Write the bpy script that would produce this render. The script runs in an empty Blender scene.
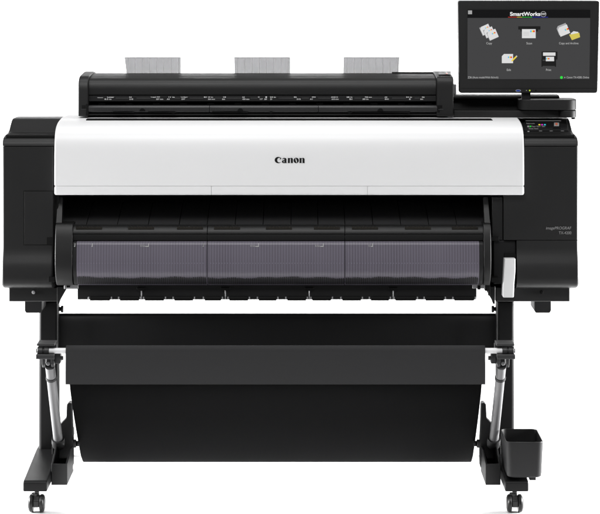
import bpy, bmesh, math, random
from mathutils import Vector, Matrix
random.seed(7)
R = math.radians
scene = bpy.context.scene
COL = scene.collection

# ------------------------------------------------------------------ camera
D, S, CX, HY = 6.0, 0.00277, 300.0, -30.0      # distance, metres per photo pixel at y=0, vanishing point
H = (513 - HY) * S                              # eye height
cam = bpy.data.cameras.new("camera")
cam.lens = 36.0 * D / (600 * S)
cam.sensor_width = 36.0
cam.shift_x = 0.0
cam.shift_y = -(257 - HY) / 600.0
cam.clip_end = 100
camo = bpy.data.objects.new("camera", cam)
camo.location = (0, -D, H)
camo.rotation_euler = (R(90), 0, 0)
COL.objects.link(camo)
scene.camera = camo

# ------------------------------------------------------------------ light
w = bpy.data.worlds.new("World")
scene.world = w
w.use_nodes = True
w.node_tree.nodes["Background"].inputs[0].default_value = (1, 1, 1, 1)
w.node_tree.nodes["Background"].inputs[1].default_value = 0.2
scene.view_settings.view_transform = 'Standard'
scene.view_settings.look = 'None'
scene.view_settings.exposure = 0.0
scene.view_settings.gamma = 1.0


def area(name, loc, target, sx, sy, power, spread=180):
    l = bpy.data.lights.new(name, 'AREA')
    l.shape = 'RECTANGLE'
    l.size, l.size_y, l.energy = sx, sy, power
    l.spread = R(spread)
    o = bpy.data.objects.new(name, l)
    o.location = loc
    d = Vector(target) - Vector(loc)
    o.rotation_euler = d.to_track_quat('-Z', 'Y').to_euler()
    COL.objects.link(o)
    return o


area("key_softbox", (-0.4, -2.9, 3.9), (0, 0.1, 0.75), 3.2, 1.4, 134)
area("overhead_softbox", (0, 0.2, 3.6), (0, 0.3, 0.9), 3.0, 1.2, 46)
area("backdrop_lamp", (0, 1.7, 3.0), (0, 3.3, 0.5), 4.5, 0.5, 170, 130)
area("floor_fill", (-2.3, 0.35, 0.55), (0.2, 0.3, 0.0), 1.0, 0.5, 70, 100)  # added side fill that washes the shadow off the floor
area("under_fill", (-0.08, -1.5, 0.30), (-0.08, 0.30, 0.0), 0.98, 0.08, 6.5, 12)  # added low front fill, whitens the floor below the basket
area("floor_fill", (2.3, 0.35, 0.55), (-0.2, 0.3, 0.0), 1.0, 0.5, 70, 100)  # matching added fill from the right


# ------------------------------------------------------------------ helpers
def X(px, y=0.0):
    return (px - CX) * S * (D + y) / D


def Z(py, y=0.0):
    return H - (py - HY) * S * (D + y) / D


def V(px, py, y):
    return Vector((X(px, y), y, Z(py, y)))


def mat(name, col, rough=0.5, metal=0.0, spec=0.5, bump=0.0, bscale=900.0, var=0.0, emit=None, estr=1.0,
        coat=0.0):
    m = bpy.data.materials.new(name)
    m.use_nodes = True
    nt = m.node_tree
    b = nt.nodes["Principled BSDF"]
    b.inputs["Base Color"].default_value = (*col, 1)
    b.inputs["Roughness"].default_value = rough
    b.inputs["Metallic"].default_value = metal
    b.inputs["Specular IOR Level"].default_value = spec
    b.inputs["Coat Weight"].default_value = coat
    if emit:
        b.inputs["Emission Color"].default_value = (*emit, 1)
        b.inputs["Emission Strength"].default_value = estr
    if bump or var:
        tc = nt.nodes.new("ShaderNodeTexCoord")
        n = nt.nodes.new("ShaderNodeTexNoise")
        n.inputs["Scale"].default_value = bscale
        n.inputs["Detail"].default_value = 3
        nt.links.new(tc.outputs["Object"], n.inputs["Vector"])
        if bump:
            bp = nt.nodes.new("ShaderNodeBump")
            bp.inputs["Strength"].default_value = bump
            bp.inputs["Distance"].default_value = 0.0006
            nt.links.new(n.outputs["Fac"], bp.inputs["Height"])
            nt.links.new(bp.outputs["Normal"], b.inputs["Normal"])
        if var:
            n2 = nt.nodes.new("ShaderNodeTexNoise")
            n2.inputs["Scale"].default_value = 9
            n2.inputs["Detail"].default_value = 4
            nt.links.new(tc.outputs["Object"], n2.inputs["Vector"])
            mr = nt.nodes.new("ShaderNodeMapRange")
            mr.inputs["To Min"].default_value = max(0.02, rough - var)
            mr.inputs["To Max"].default_value = rough + var
            nt.links.new(n2.outputs["Fac"], mr.inputs["Value"])
            nt.links.new(mr.outputs["Result"], b.inputs["Roughness"])
    return m


M = dict(
    black=mat("black_textured_plastic", (0.0128, 0.0128, 0.0130), 0.43, spec=0.3, bump=0.35, bscale=1300, var=0.05),
    dark=mat("black_matte_plastic", (0.008, 0.008, 0.0085), 0.55, spec=0.3, bump=0.25, bscale=900, var=0.05),
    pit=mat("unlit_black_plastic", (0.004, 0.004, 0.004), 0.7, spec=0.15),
    grey=mat("charcoal_plastic", (0.03, 0.03, 0.031), 0.42, spec=0.45, bump=0.25, bscale=1100, var=0.05),
    white=mat("white_plastic", (0.80, 0.80, 0.805), 0.38, spec=0.4, bump=0.05, bscale=700, var=0.04),
    lever=mat("pale_grey_plastic", (0.70, 0.70, 0.705), 0.4, spec=0.4, bump=0.05),
    alu=mat("brushed_aluminium", (0.13, 0.13, 0.133), 0.42, metal=0.2, bump=0.08, bscale=500),
    overlit_alu=mat("overexposed_aluminium", (0.86, 0.86, 0.87), 0.3),  # aluminium rod, its overexposed white put into the colour
    steel=mat("black_powder_coated_steel", (0.0042, 0.0042, 0.0044), 0.42, spec=0.18, bump=0.2, bscale=1500, var=0.05),
    rubber=mat("black_rubber", (0.012, 0.012, 0.012), 0.5, spec=0.4),
    caster=mat("black_gloss_plastic", (0.008, 0.008, 0.008), 0.34, spec=0.25),
    ink=mat("black_print", (0.004, 0.004, 0.004), 0.5, spec=0.3),
    wprint=mat("white_print", (0.75, 0.75, 0.75), 0.5),
    dprint=mat("dim_print", (0.24, 0.24, 0.24), 0.5),
    gprint=mat("grey_print", (0.38, 0.38, 0.38), 0.5),
    floor=mat("white_studio_paper", (0.9, 0.9, 0.9), 0.9, spec=0.0),
    silver=mat("silver_tab", (0.45, 0.45, 0.46), 0.4, metal=0.6),
    roller_reflection=mat("painted_dark_reflection", (0.014, 0.0135, 0.015), 0.5, spec=0.3),  # dark reflection of the rollers, painted along the window's lower edge
    ochre=mat("brown_felt", (0.022, 0.020, 0.017), 0.9, spec=0.1, bump=0.6, bscale=600),
)


def emis(name, col, s=1.0):
    return mat(name, (0.003, 0.003, 0.003), 0.25, spec=0.05, emit=col, estr=s)


E = dict(
    screen=emis("screen_grey", (0.054, 0.054, 0.0555)),
    header=emis("screen_black", (0.0055, 0.0055, 0.006)),
    white=emis("screen_white", (0.85, 0.85, 0.85)),
    page=emis("screen_page", (0.72, 0.72, 0.72)),
    pale=emis("screen_pale", (0.5, 0.5, 0.5)),
    shade=emis("screen_page_edge", (0.38, 0.38, 0.39)),
    red=emis("screen_red", (0.8, 0.04, 0.02)),
    yellow=emis("screen_yellow", (0.85, 0.65, 0.06)),
    folder=emis("screen_folder", (0.66, 0.55, 0.10)),
    blue=emis("screen_blue", (0.12, 0.5, 0.85)),
    navy=emis("screen_navy", (0.03, 0.04, 0.5)),
    green=emis("screen_green", (0.03, 0.75, 0.06)),
    magenta=emis("screen_magenta", (0.7, 0.04, 0.6)),
    cyan=emis("screen_cyan", (0.05, 0.6, 0.75)),
    icon=emis("screen_icon_black", (0.012, 0.012, 0.012)),
    led=emis("led_lime", (0.55, 0.75, 0.03)),
)

# tinted clear window, its lavender reflection put into the colour, ribs as lines (object space)
mw = bpy.data.materials.new("tinted_cover_with_reflection")
mw.use_nodes = True
nt = mw.node_tree
b = nt.nodes["Principled BSDF"]
tc = nt.nodes.new("ShaderNodeTexCoord")
wv = nt.nodes.new("ShaderNodeTexWave")
wv.wave_type = 'BANDS'
wv.bands_direction = 'X'
wv.inputs["Scale"].default_value = 1.0 / (2.8 * S) / 20 * 2 * math.pi
wv.inputs["Distortion"].default_value = 0.0
nz = nt.nodes.new("ShaderNodeTexNoise")
nz.inputs["Scale"].default_value = 14
mpn = nt.nodes.new("ShaderNodeMapping")
mpn.inputs["Scale"].default_value = (1, 1, 0.05)
nt.links.new(tc.outputs["Object"], mpn.inputs["Vector"])
nt.links.new(mpn.outputs["Vector"], nz.inputs["Vector"])
nt.links.new(tc.outputs["Object"], wv.inputs["Vector"])
mx = nt.nodes.new("ShaderNodeMath")
mx.operation = 'MULTIPLY_ADD'
nt.links.new(nz.outputs["Fac"], mx.inputs[0])
mx.inputs[1].default_value = 0.8
nt.links.new(wv.outputs["Fac"], mx.inputs[2])
cr = nt.nodes.new("ShaderNodeValToRGB")
cr.color_ramp.elements[0].position = 0.2
cr.color_ramp.elements[0].color = (0.082, 0.074, 0.094, 1)
cr.color_ramp.elements[1].position = 1.2
cr.color_ramp.elements[1].color = (0.128, 0.117, 0.147, 1)
nt.links.new(mx.outputs[0], cr.inputs["Fac"])
nt.links.new(cr.outputs["Color"], b.inputs["Base Color"])
b.inputs["Roughness"].default_value = 0.32
b.inputs["Specular IOR Level"].default_value = 0.4
M["window"] = mw

# black basket cloth: woven bump
mf = bpy.data.materials.new("black_basket_cloth")
mf.use_nodes = True
nt = mf.node_tree
b = nt.nodes["Principled BSDF"]
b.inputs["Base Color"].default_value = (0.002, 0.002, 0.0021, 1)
b.inputs["Roughness"].default_value = 0.62
b.inputs["Specular IOR Level"].default_value = 0.015
tc = nt.nodes.new("ShaderNodeTexCoord")
ad = []
for dr in ('X', 'Z'):
    wv = nt.nodes.new("ShaderNodeTexWave")
    wv.bands_direction = dr
    wv.inputs["Scale"].default_value = 160
    wv.inputs["Distortion"].default_value = 0.4
    nt.links.new(tc.outputs["Object"], wv.inputs["Vector"])
    ad.append(wv)
mm = nt.nodes.new("ShaderNodeMath")
nt.links.new(ad[0].outputs["Fac"], mm.inputs[0])
nt.links.new(ad[1].outputs["Fac"], mm.inputs[1])
bp = nt.nodes.new("ShaderNodeBump")
bp.inputs["Strength"].default_value = 0.25
bp.inputs["Distance"].default_value = 0.0005
nt.links.new(mm.outputs[0], bp.inputs["Height"])
nt.links.new(bp.outputs["Normal"], b.inputs["Normal"])
M["cloth"] = mf
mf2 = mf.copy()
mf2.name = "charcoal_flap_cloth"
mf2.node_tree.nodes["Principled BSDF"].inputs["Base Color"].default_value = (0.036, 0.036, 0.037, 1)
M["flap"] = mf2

# smoky translucent sheet with rules
mg = bpy.data.materials.new("smoky_translucent_sheet")
mg.use_nodes = True
nt = mg.node_tree
b = nt.nodes["Principled BSDF"]
b.inputs["Base Color"].default_value = (0.125, 0.125, 0.127, 1)
b.inputs["Roughness"].default_value = 0.3
tr = nt.nodes.new("ShaderNodeBsdfTransparent")
tr.inputs[0].default_value = (0.68, 0.68, 0.69, 1)
ms = nt.nodes.new("ShaderNodeMixShader")
ms.inputs[0].default_value = 0.55
nt.links.new(tr.outputs[0], ms.inputs[1])
nt.links.new(b.outputs[0], ms.inputs[2])
nt.links.new(ms.outputs[0], nt.nodes["Material Output"].inputs["Surface"])
M["sheet"] = mg


def smooth_curve(pts, n=5):
    out = []
    m = len(pts)
    for i in range(m - 1):
        p0, p1, p2, p3 = pts[max(i - 1, 0)], pts[i], pts[i + 1], pts[min(i + 2, m - 1)]
        for k in range(n):
            t = k / n
            out.append(tuple(0.5 * ((2 * p1[j]) + (-p0[j] + p2[j]) * t + (2 * p0[j] - 5 * p1[j] + 4 * p2[j] - p3[j]) * t * t
                                    + (-p0[j] + 3 * p1[j] - 3 * p2[j] + p3[j]) * t ** 3) for j in range(len(p1))))
    out.append(tuple(pts[-1]))
    return out


class Part:
    """collects shapes and links them as one mesh object"""

    def __init__(self):
        self.bm = bmesh.new()
        self.ops = []

    def _add(self, me):
        n0 = len(self.bm.faces)
        self.bm.from_mesh(me)
        bpy.data.meshes.remove(me)
        self.ops.append((n0, len(self.bm.faces)))

    def build_each(self, name, m, parent=None, **kw):
        """one object for each shape that was added"""
        self.bm.faces.ensure_lookup_table()
        out = []
        for a, c in self.ops:
            q = Part()
            vm = {}
            for i in range(a, c):
                f = self.bm.faces[i]
                for v in f.verts:
                    if v not in vm:
                        vm[v] = q.bm.verts.new(v.co)
                q.bm.faces.new([vm[v] for v in f.verts])
            out.append(q.build(name, m, parent, **kw))
        self.bm.free()
        return out

    def _merge(self, t, bevel=0.0, seg=3, ang=30, pick=None):
        bmesh.ops.recalc_face_normals(t, faces=t.faces[:])
        if bevel > 0:
            es = [e for e in t.edges if len(e.link_faces) == 2 and e.calc_face_angle(0) > R(ang) and (pick is None or pick(e))]
            bmesh.ops.bevel(t, geom=es, offset=bevel, offset_type='OFFSET', segments=seg, profile=0.5,
                            affect='EDGES', clamp_overlap=True)
        me = bpy.data.meshes.new("tmp")
        t.to_mesh(me)
        t.free()
        self._add(me)
        return self

    def prism(self, poly, axis, a, c, bevel=0.0, seg=3, ang=30, cap=None, skipz=()):
        """extrude polygon along axis from a to c. axis x: poly=(y,z); y: (x,z); z: (x,y)"""
        t = bmesh.new()

        def mk(p, v):
            return {'x': (v, p[0], p[1]), 'y': (p[0], v, p[1]), 'z': (p[0], p[1], v)}[axis]
        A = [t.verts.new(mk(p, a)) for p in poly]
        B = [t.verts.new(mk(p, c)) for p in poly]
        t.faces.new(A)
        t.faces.new(B[::-1])
        n = len(poly)
        for i in range(n):
            t.faces.new((A[i], B[i], B[(i + 1) % n], A[(i + 1) % n]))
        pick = None
        if cap:                                   # round only the rims of the end caps
            k = 'xyz'.index(axis)
            vals = [v for v, on_ in ((a, 'a' in cap), (c, 'c' in cap)) if on_]

            def pick(e):
                return any(all(abs(v.co[k] - u) < 1e-6 for v in e.verts) for u in vals) and not any(
                    all(abs(v.co.z - zz) < 1e-5 for v in e.verts) for zz in skipz)
        return self._merge(t, bevel, seg, ang, pick)

    def box(self, x0, x1, y0, y1, z0, z1, bevel=0.0, seg=3):
        x0, x1 = min(x0, x1), max(x0, x1)
        z0, z1 = min(z0, z1), max(z0, z1)
        return self.prism([(y0, z0), (y1, z0), (y1, z1), (y0, z1)], 'x', x0, x1, bevel, seg)

    def pbox(self, px0, px1, py0, py1, y0, y1, bevel=0.0, seg=3):
        """box whose front face fills the photo rectangle at depth y0"""
        return self.box(X(px0, y0), X(px1, y0), y0, y1, Z(py0, y0), Z(py1, y0), bevel, seg)

    def cyl(self, p0, p1, r, r2=None, seg=28, bevel=0.0):
        t = bmesh.new()
        p0, p1 = Vector(p0), Vector(p1)
        d = p1 - p0
        bmesh.ops.create_cone(t, cap_ends=True, segments=seg, radius1=r, radius2=r if r2 is None else r2, depth=d.length)
        q = Vector((0, 0, 1)).rotation_difference(d.normalized())
        bmesh.ops.transform(t, matrix=Matrix.Translation((p0 + p1) / 2) @ q.to_matrix().to_4x4(), verts=t.verts)
        return self._merge(t, bevel, 3, 50)

    def lathe(self, prof, origin, axis, seg=36):
        """prof = (along, radius) pairs; axis vector"""
        t = bmesh.new()
        q = Vector((0, 0, 1)).rotation_difference(Vector(axis).normalized())
        rings = []
        for a, r in prof:
            rings.append([t.verts.new(Vector(origin) + q @ Vector((r * math.cos(2 * math.pi * k / seg),
                                                                  r * math.sin(2 * math.pi * k / seg), a))) for k in range(seg)])
        for i in range(len(rings) - 1):
            for k in range(seg):
                t.faces.new((rings[i][k], rings[i][(k + 1) % seg], rings[i + 1][(k + 1) % seg], rings[i + 1][k]))
        t.faces.new(rings[0])
        t.faces.new(rings[-1])
        return self._merge(t)

    def strip(self, prof, x0, x1, thick, nx=1):
        """sheet following a (y,z) profile, with thickness"""
        n = len(prof)
        nor = []
        for i in range(n):
            a, c = prof[max(i - 1, 0)], prof[min(i + 1, n - 1)]
            ty, tz = c[0] - a[0], c[1] - a[1]
            L = math.hypot(ty, tz) or 1
            nor.append((-tz / L, ty / L))
        back = [(prof[i][0] - nor[i][0] * thick, prof[i][1] - nor[i][1] * thick) for i in range(n)]
        return self.prism(list(prof) + back[::-1], 'x', x0, x1)

    def verts_faces(self, vs, fs):
        t = bmesh.new()
        vv = [t.verts.new(v) for v in vs]
        for f in fs:
            try:
                t.faces.new([vv[i] for i in f])
            except ValueError:
                pass
        me = bpy.data.meshes.new("tmp")
        t.to_mesh(me)
        t.free()
        self._add(me)
        return self

    def poly(self, pts, fn):
        """flat print: 2D photo points mapped on a surface by fn"""
        vs = [Vector(fn(*p)) for p in pts]
        n = Vector((0, 0, 0))
        for i in range(len(vs)):
            n += vs[i].cross(vs[(i + 1) % len(vs)])
        if n.y > 0:
            vs.reverse()
        return self.verts_faces(vs, [list(range(len(vs)))])

    def rect(self, x0, x1, y0, y1, fn):
        return self.poly([(x0, y0), (x1, y0), (x1, y1), (x0, y1)], fn)

    def disc(self, x, y, r, fn, n=20, ry=None):
        ry = ry or r
        return self.poly([(x + r * math.cos(k * 2 * math.pi / n), y + ry * math.sin(k * 2 * math.pi / n)) for k in range(n)], fn)

    def text(self, s, x0, x1, y0, y1, fn, shear=0.0, bold=0.0):
        c = bpy.data.curves.new("t", 'FONT')
        c.body = s
        c.shear = shear
        c.offset = bold
        o = bpy.data.objects.new("t", c)
        COL.objects.link(o)
        dg = bpy.context.evaluated_depsgraph_get()
        me = o.evaluated_get(dg).to_mesh()
        vs = [v.co.copy() for v in me.vertices]
        fs = [list(p.vertices) for p in me.polygons]
        o.evaluated_get(dg).to_mesh_clear()
        bpy.data.objects.remove(o)
        bpy.data.curves.remove(c)
        ax, bx = min(v.x for v in vs), max(v.x for v in vs)
        ay, by = min(v.y for v in vs), max(v.y for v in vs)
        out = [fn(x0 + (v.x - ax) / (bx - ax) * (x1 - x0), y1 - (v.y - ay) / (by - ay) * (y1 - y0)) for v in vs]
        return self.verts_faces(out, fs)

    def build(self, name, m, parent=None, label=None, smooth=True, sharp=32, wn=True):
        me = bpy.data.meshes.new(name)
        bm = self.bm
        org = Vector((0, 0, 0))
        p = parent
        while p is not None:
            org += p.location
            p = p.parent
        for v in bm.verts:
            v.co -= org
        if smooth:
            for f in bm.faces:
                f.smooth = True
            for e in bm.edges:
                if len(e.link_faces) == 2 and e.calc_face_angle(0) > R(sharp):
                    e.smooth = False
        bm.to_mesh(me)
        bm.free()
        me.materials.append(m)
        o = bpy.data.objects.new(name, me)
        COL.objects.link(o)
        o.parent = parent
        if smooth and wn:
            md = o.modifiers.new("weighted_normal", 'WEIGHTED_NORMAL')
            md.keep_sharp = True
            md.weight = 60
        if label:
            o["label"] = label
        return o


def thing(name, loc, label, cat, group=None):
    o = bpy.data.objects.new(name, None)
    o.location = loc
    COL.objects.link(o)
    o["label"] = label
    o["category"] = cat
    if group:
        o["group"] = group
    return o


def on(y, off=0.0008):
    """photo point -> point just in front of the vertical plane at depth y"""
    return lambda px, py: Vector((X(px, y), y - off, Z(py, y)))


# ------------------------------------------------------------------ setting
p = Part()
prof = [(-0.42, 0.0)]
prof += [(2.4, 0.0)]
prof += [(2.4 + 1.2 * math.sin(a), 1.2 - 1.2 * math.cos(a)) for a in [k * math.pi / 24 for k in range(1, 13)]]
prof += [(3.6, 2.0)]
p.strip(prof, -6, 6, 0.03)
bd = p.build("studio_backdrop", M["floor"])
bd["kind"] = "structure"

# ================================================================== STAND
st = thing("printer_stand", (0, 0.35, 0), "black steel printer stand with two legs, a crossbeam and casters", "stand")
LY0, LY1 = 0.30, 0.342
legX = {-1: (X(38.5, LY0), X(58.5, LY0)), 1: (X(496.3, LY0), X(514.6, LY0))}
for s in (-1, 1):
    a, c = legX[s]
    Part().box(a, c, LY0, LY1, Z(458, LY0), Z(300, LY0), 0.010, 4).build("leg", M["steel"], st)
# crossbeam: folded sheet with a rolled top
p = Part()
yb = 0.325
prof = smooth_curve([(yb + 0.03, Z(315, yb) - 0.004), (yb + 0.012, Z(314, yb)), (yb, Z(315.5, yb)), (yb + 0.004, Z(322, yb)),
                     (yb + 0.004, Z(345, yb)), (yb + 0.006, Z(352, yb)), (yb + 0.03, Z(353, yb))], 5)
p.prism(prof, 'x', legX[-1][1] - 0.001, legX[1][0] + 0.001)
p.build("crossbeam", M["dark"], st)
footX = {-1: (23.0, 47.0), 1: (505.2, 528.6)}
for s in (-1, 1):
    a, c = (X(v, 0) for v in footX[s])
    zb, zt = Z(491.7, 0), Z(481, 0)
    p = Part()
    pr = [(0.0, zb), (0.0, zt - 0.004), (0.006, zt), (0.30, zt + 0.022), (0.40, zt + 0.022), (0.72, zt), (0.735, zt - 0.006), (0.735, zb)]
    p.prism(pr, 'x', a, c, 0.005, 3, 25)
    p.build("foot", M["steel"], st)
    for yy in (0.010, 0.70):
        xc = (X(36.4, 0) if s < 0 else X(515.0, 0))
        r = 0.0250
        cs = Part()
        cs.cyl((xc, yy, zb + 0.001), (xc, yy, zb - 0.016), 0.0065)
        cs.cyl((xc - 0.004, yy, zb - 0.006), (xc - 0.004, yy, zb - 0.016), 0.011, 0.009)
        cs.prism([(yy - 0.019, 0.017), (yy + 0.019, 0.017), (yy + 0.02, 0.036), (yy + 0.008, 0.0475), (yy - 0.008, 0.0475), (yy - 0.02, 0.036)],
                 'x', xc - 0.009, xc + 0.009, 0.003)
        ca = cs.build("caster", M["caster"], st)
        for q in (-1, 1):
            x0 = xc + q * 0.0085
            Part().lathe([(0, r - 0.005), (0.001, r - 0.0015), (0.004, r), (0.009, r - 0.0005), (0.0125, r - 0.004), (0.0145, r - 0.010),
                          (0.0150, 0.004)], (x0, yy, r), (q, 0, 0)).build("wheel", M["caster"], ca)
    # socket bracket beside the foot
    pa, pb = (51.3, 67.2) if s < 0 else (485.7, 500.6)
    yk = 0.09
    xa, xb = X(pa, yk), X(pb, yk)
    zk0, zk1 = Z(485, yk), Z(463.8, yk)
    p = Part()
    p.box(xa, xb, yk, yk + 0.006, zk0, zk1, 0.0015)
    p.box(xa + 0.0005, xb - 0.0005, yk + 0.006, yk + 0.17, zk0, zk0 + 0.006)
    inner = xb if s < 0 else xa
    outer = xa if s < 0 else xb
    yb2 = 0.25
    p.prism([(yk + 0.0065, zk0 + 0.0065), (yk + 0.0065, zk1), (0.19, Z(446, 0.19)), (yb2, Z(446, 0.19)), (yb2, zk0 + 0.0065)], 'x',
            outer, outer - s * 0.005, 0.001)
    p.prism([(yk + 0.0065, zk0 + 0.001), (yk + 0.0065, zk1 - 0.001), (0.19, Z(450, 0.19)), (yb2, Z(446, 0.25)), (yb2, Z(471, yb2)), (0.20, zk0 + 0.001)], 'x',
            inner + s * 0.005, inner, 0.001)
    # upright rear plate with its prong
    bp2 = [(52, 470), (52, 446), (59, 426), (62.5, 422), (66.2, 418), (66.8, 404.5), (69, 402.6), (71.4, 403.4), (71.9, 420), (72.8, 440), (72.8, 466), (70.0, 473)]
    p.prism([(X(u if s < 0 else 552.9 - u, yb2), Z(v, yb2)) for u, v in bp2], 'y', yb2, yb2 + 0.035, 0.0015)
    br = p.build("bracket", M["steel"], st)
    p = Part()
    xi = X(72.0, 0.27) if s < 0 else X(480.9, 0.27)
    for (yy, zz, L) in ((0.27, Z(443.5, 0.27), 0.012),):
        p.cyl((xi, yy, zz), (xi - s * L, yy, zz), 0.012, bevel=0.002)
        p.cyl((xi - s * L, yy, zz), (xi - s * (L + 0.010), yy, zz), 0.008)
    p.build_each("peg", M["dark"], br)
    # leg-top gusset and thumb knob under the printer
    p = Part()
    ia = legX[s][1] if s < 0 else legX[s][0]
    gp_ = [(57.0, 286.8), (67.2, 286.8), (66.2, 289.6), (60.2, 300.0), (58.8, 304), (57.0, 304)]
    p.prism([(X(u if s < 0 else 552.0 - u, 0.145), Z(v, 0.145)) for u, v in gp_], 'y', 0.1452, 0.165, 0.001)
    p.build("gusset", M["dark"], st)
    p = Part()
    p.cyl((ia, 0.32, Z(309, 0.32)), (ia - s * 0.006, 0.32, Z(309, 0.32)), 0.006)
    p.cyl((ia - s * 0.005, 0.32, Z(309, 0.32)), (ia - s * 0.012, 0.32, Z(309, 0.32)), 0.010, bevel=0.002)
    p.build("knob", M["dark"], st)

# ================================================================== BASKET
bk = thing("paper_basket", (0, 0.2, 0.03), "black cloth catch basket hanging from a aluminium rod under the printer", "basket")
RY = 0.012
RZ = Z(350.7, RY)
xl, xr = X(65.3, -0.012), X(485.5, -0.012)
# flap: wraps over the front rod and hangs in front
rr = 0.0145
prof = [(RY + rr * math.cos(a), RZ - 0.002 + rr * math.sin(a)) for a in [R(20 + k * 16) for k in range(11)]]
prof = [(RY + rr + 0.001, Z(366, 0.03))] + prof + [(RY - rr - 0.001, Z(360, 0)), (RY - rr - 0.003, Z(372, 0)), (RY - rr - 0.002, Z(384.3, -0.005))]
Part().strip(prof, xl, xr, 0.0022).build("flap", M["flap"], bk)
# hanging cloth
cx0, cx1 = X(69.0, 0.03), X(482.3, 0.03)
prof = smooth_curve([(0.032, Z(366, 0.03)), (0.06, Z(388, .06)), (0.16, Z(415, 0.16)), (0.27, Z(439, 0.27)), (0.36, Z(455, 0.36)), (0.44, Z(461.3, 0.44)),
                     (0.53, Z(455, 0.53)), (0.60, Z(435, 0.6)), (0.63, Z(405, 0.63)), (0.64, Z(370, 0.64))], 8)
Part().strip(prof, cx0, cx1, 0.002).build("cloth", M["cloth"], bk)
p = Part()
p.cyl((cx0 - 0.03, 0.645, Z(369, 0.64)), (cx1 + 0.03, 0.645, Z(369, 0.64)), 0.007)
p.build("rear_rod", M["alu"], bk)
# front rod with end clamps
p = Part()
p.cyl((X(47, RY), RY, RZ), (X(504, RY), RY, RZ), 0.0078)
p.build("front_rod", M["overlit_alu"], bk)
for s in (-1, 1):
    def q(px):
        return px if s < 0 else 551.3 - px       # mirrored bracket
    YB = 0.012

    def bx(pt, px0, px1, py0, py1, y0, y1, bv=0.0015):
        x0, x1 = sorted((X(q(px0), YB), X(q(px1), YB)))
        pt.box(x0, x1, y0, y1, Z(py1, YB), Z(py0, YB), bv)
    p = Part()
    bx(p, 37.2, 55.2, 343.0, 345.2, 0.0, 0.06)              # upper plate
    bx(p, 36.6, 55.0, 353.4, 358.0, -0.008, 0.06, 0.002)    # lower plate
    p.cyl((X(q(37.5), YB), RY, RZ), (X(q(43), YB), RY, RZ), 0.0118, bevel=0.002)
    p.cyl((X(q(44), YB), RY, RZ), (X(q(49.2), YB), RY, RZ), 0.0112, bevel=0.002)
    p.cyl((X(q(42), YB), RY, RZ), (X(q(45), YB), RY, RZ), 0.0085)
    p.cyl((X(q(36.2), YB), RY, RZ), (X(q(38), YB), RY, RZ), 0.006)
    bx(p, 37.4, 56, 345.2, 353.4, 0.03, 0.055)              # back of the clamp
    # clevis ears
    for (u, v) in ((42.2, 45.6), (51.2, 54.2)):
        x0, x1 = sorted((X(q(u), YB), X(q(v), YB)))
        zt, zl = Z(358, YB), Z(366.5, YB)
        p.prism([(0.0, zt + .001), (0.04, zt + .001), (0.04, zl + 0.008), (0.032, zl), (0.014, zl - 0.003), (0.002, zl + 0.006)], 'x', x0, x1, 0.0015)
    # inward wing
    x0, x1 = sorted((X(q(54.5), YB), X(q(60.0), YB)))
    p.box(x0, x1, 0.02, 0.055, Z(364.5, YB), Z(352.5, YB), 0.003)
    x0, x1 = X(q(59.5), YB), X(q(62.6), YB)
    p.cyl((x0, 0.03, Z(358, .03)), (x1, 0.03, Z(358, .03)), 0.0062, bevel=0.001)
    cl = p.build("clamp", M["grey"], bk)
    p = Part()
    xm = X(q(48.4), YB)
    p.lathe([(0, 0.006), (0.003, 0.006), (0.005, 0.004)], (xm, 0.006, Z(363.5, .005)), (0, -1, 0.2), 20)
    p.build("bolt", M["alu"], cl)
    # diagonal tube
    xt = X(q(49.6), YB)
    top = Vector((xt, 0.022, Z(366.5, 0.022)))
    xb_ = X(58.3, 0.2) if s < 0 else X(493.8, 0.2)
    bot = Vector((xb_, 0.2, Z(441, 0.2)))
    d = (bot - top).normalized()
    p = Part()
    p.cyl(top, bot, 0.0132, seg=40)
    tb = p.build("support_tube", M["alu"], bk)
    p = Part()
    c0 = top + d * 0.040
    p.cyl(c0, c0 + d * 0.010, 0.0152, bevel=0.0015, seg=36)
    p.build("collar", M["dark"], tb)
    p = Part()
    c1 = bot - d * 0.012
    p.lathe([(0, 0.0185), (0.018, 0.0195), (0.03, 0.018), (0.038, 0.012)], c1, d, 30)
    p.build("socket", M["dark"], tb)

# ================================================================== BIN
bn = thing("storage_bin", (X(523, 0.1), 0.1, Z(479.5, 0.02)), "open black plastic bin standing on the right foot of the stand", "bin")


def rrect(x0, x1, y0, y1, r, n=6):
    out = []
    for (cx, cy, a0) in ((x1 - r, y1 - r, 0), (x0 + r, y1 - r, 90), (x0 + r, y0 + r, 180), (x1 - r, y0 + r, 270)):
        out += [(cx + r * math.cos(R(a0 + 90 * k / n)), cy + r * math.sin(R(a0 + 90 * k / n))) for k in range(n + 1)]
    return out


yf, yr = -0.004, 0.172
zt_, zb_ = Z(442.2, yf), Z(478.0, yf)
loops = []
xa0, xa1 = X(506, yf), X(543.7, yf)
for (zz, ins, dy) in ((zb_, 0.009, 0.006), (zb_ + 0.003, 0.005, 0.003), (zb_ + 0.012, 0.004, 0.002), (zt_ - 0.002, 0.0, 0.0), (zt_, 0.0006, 0.0006), (zt_, 0.0026, 0.0026),
                      (zt_ - 0.003, 0.003, 0.003), (zb_ + 0.02, 0.008, 0.006), (zb_ + 0.006, 0.012, 0.01)):
    loops.append([Vector((x, y, zz)) for (x, y) in rrect(xa0 + ins, xa1 - ins, yf + dy, yr - dy, 0.016)])
vs, fs = [], []
n = len(loops[0])
for L in loops:
    vs += L
for i in range(len(loops) - 1):
    for k in range(n):
        fs.append((i * n + k, i * n + (k + 1) % n, (i + 1) * n + (k + 1) % n, (i + 1) * n + k))
fs.append(list(range(n))[::-1])
fs.append([(len(loops) - 1) * n + k for k in range(n)])
p = Part()
p.verts_faces(vs, fs)
p.build("bin_body", M["dark"], bn)
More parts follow.
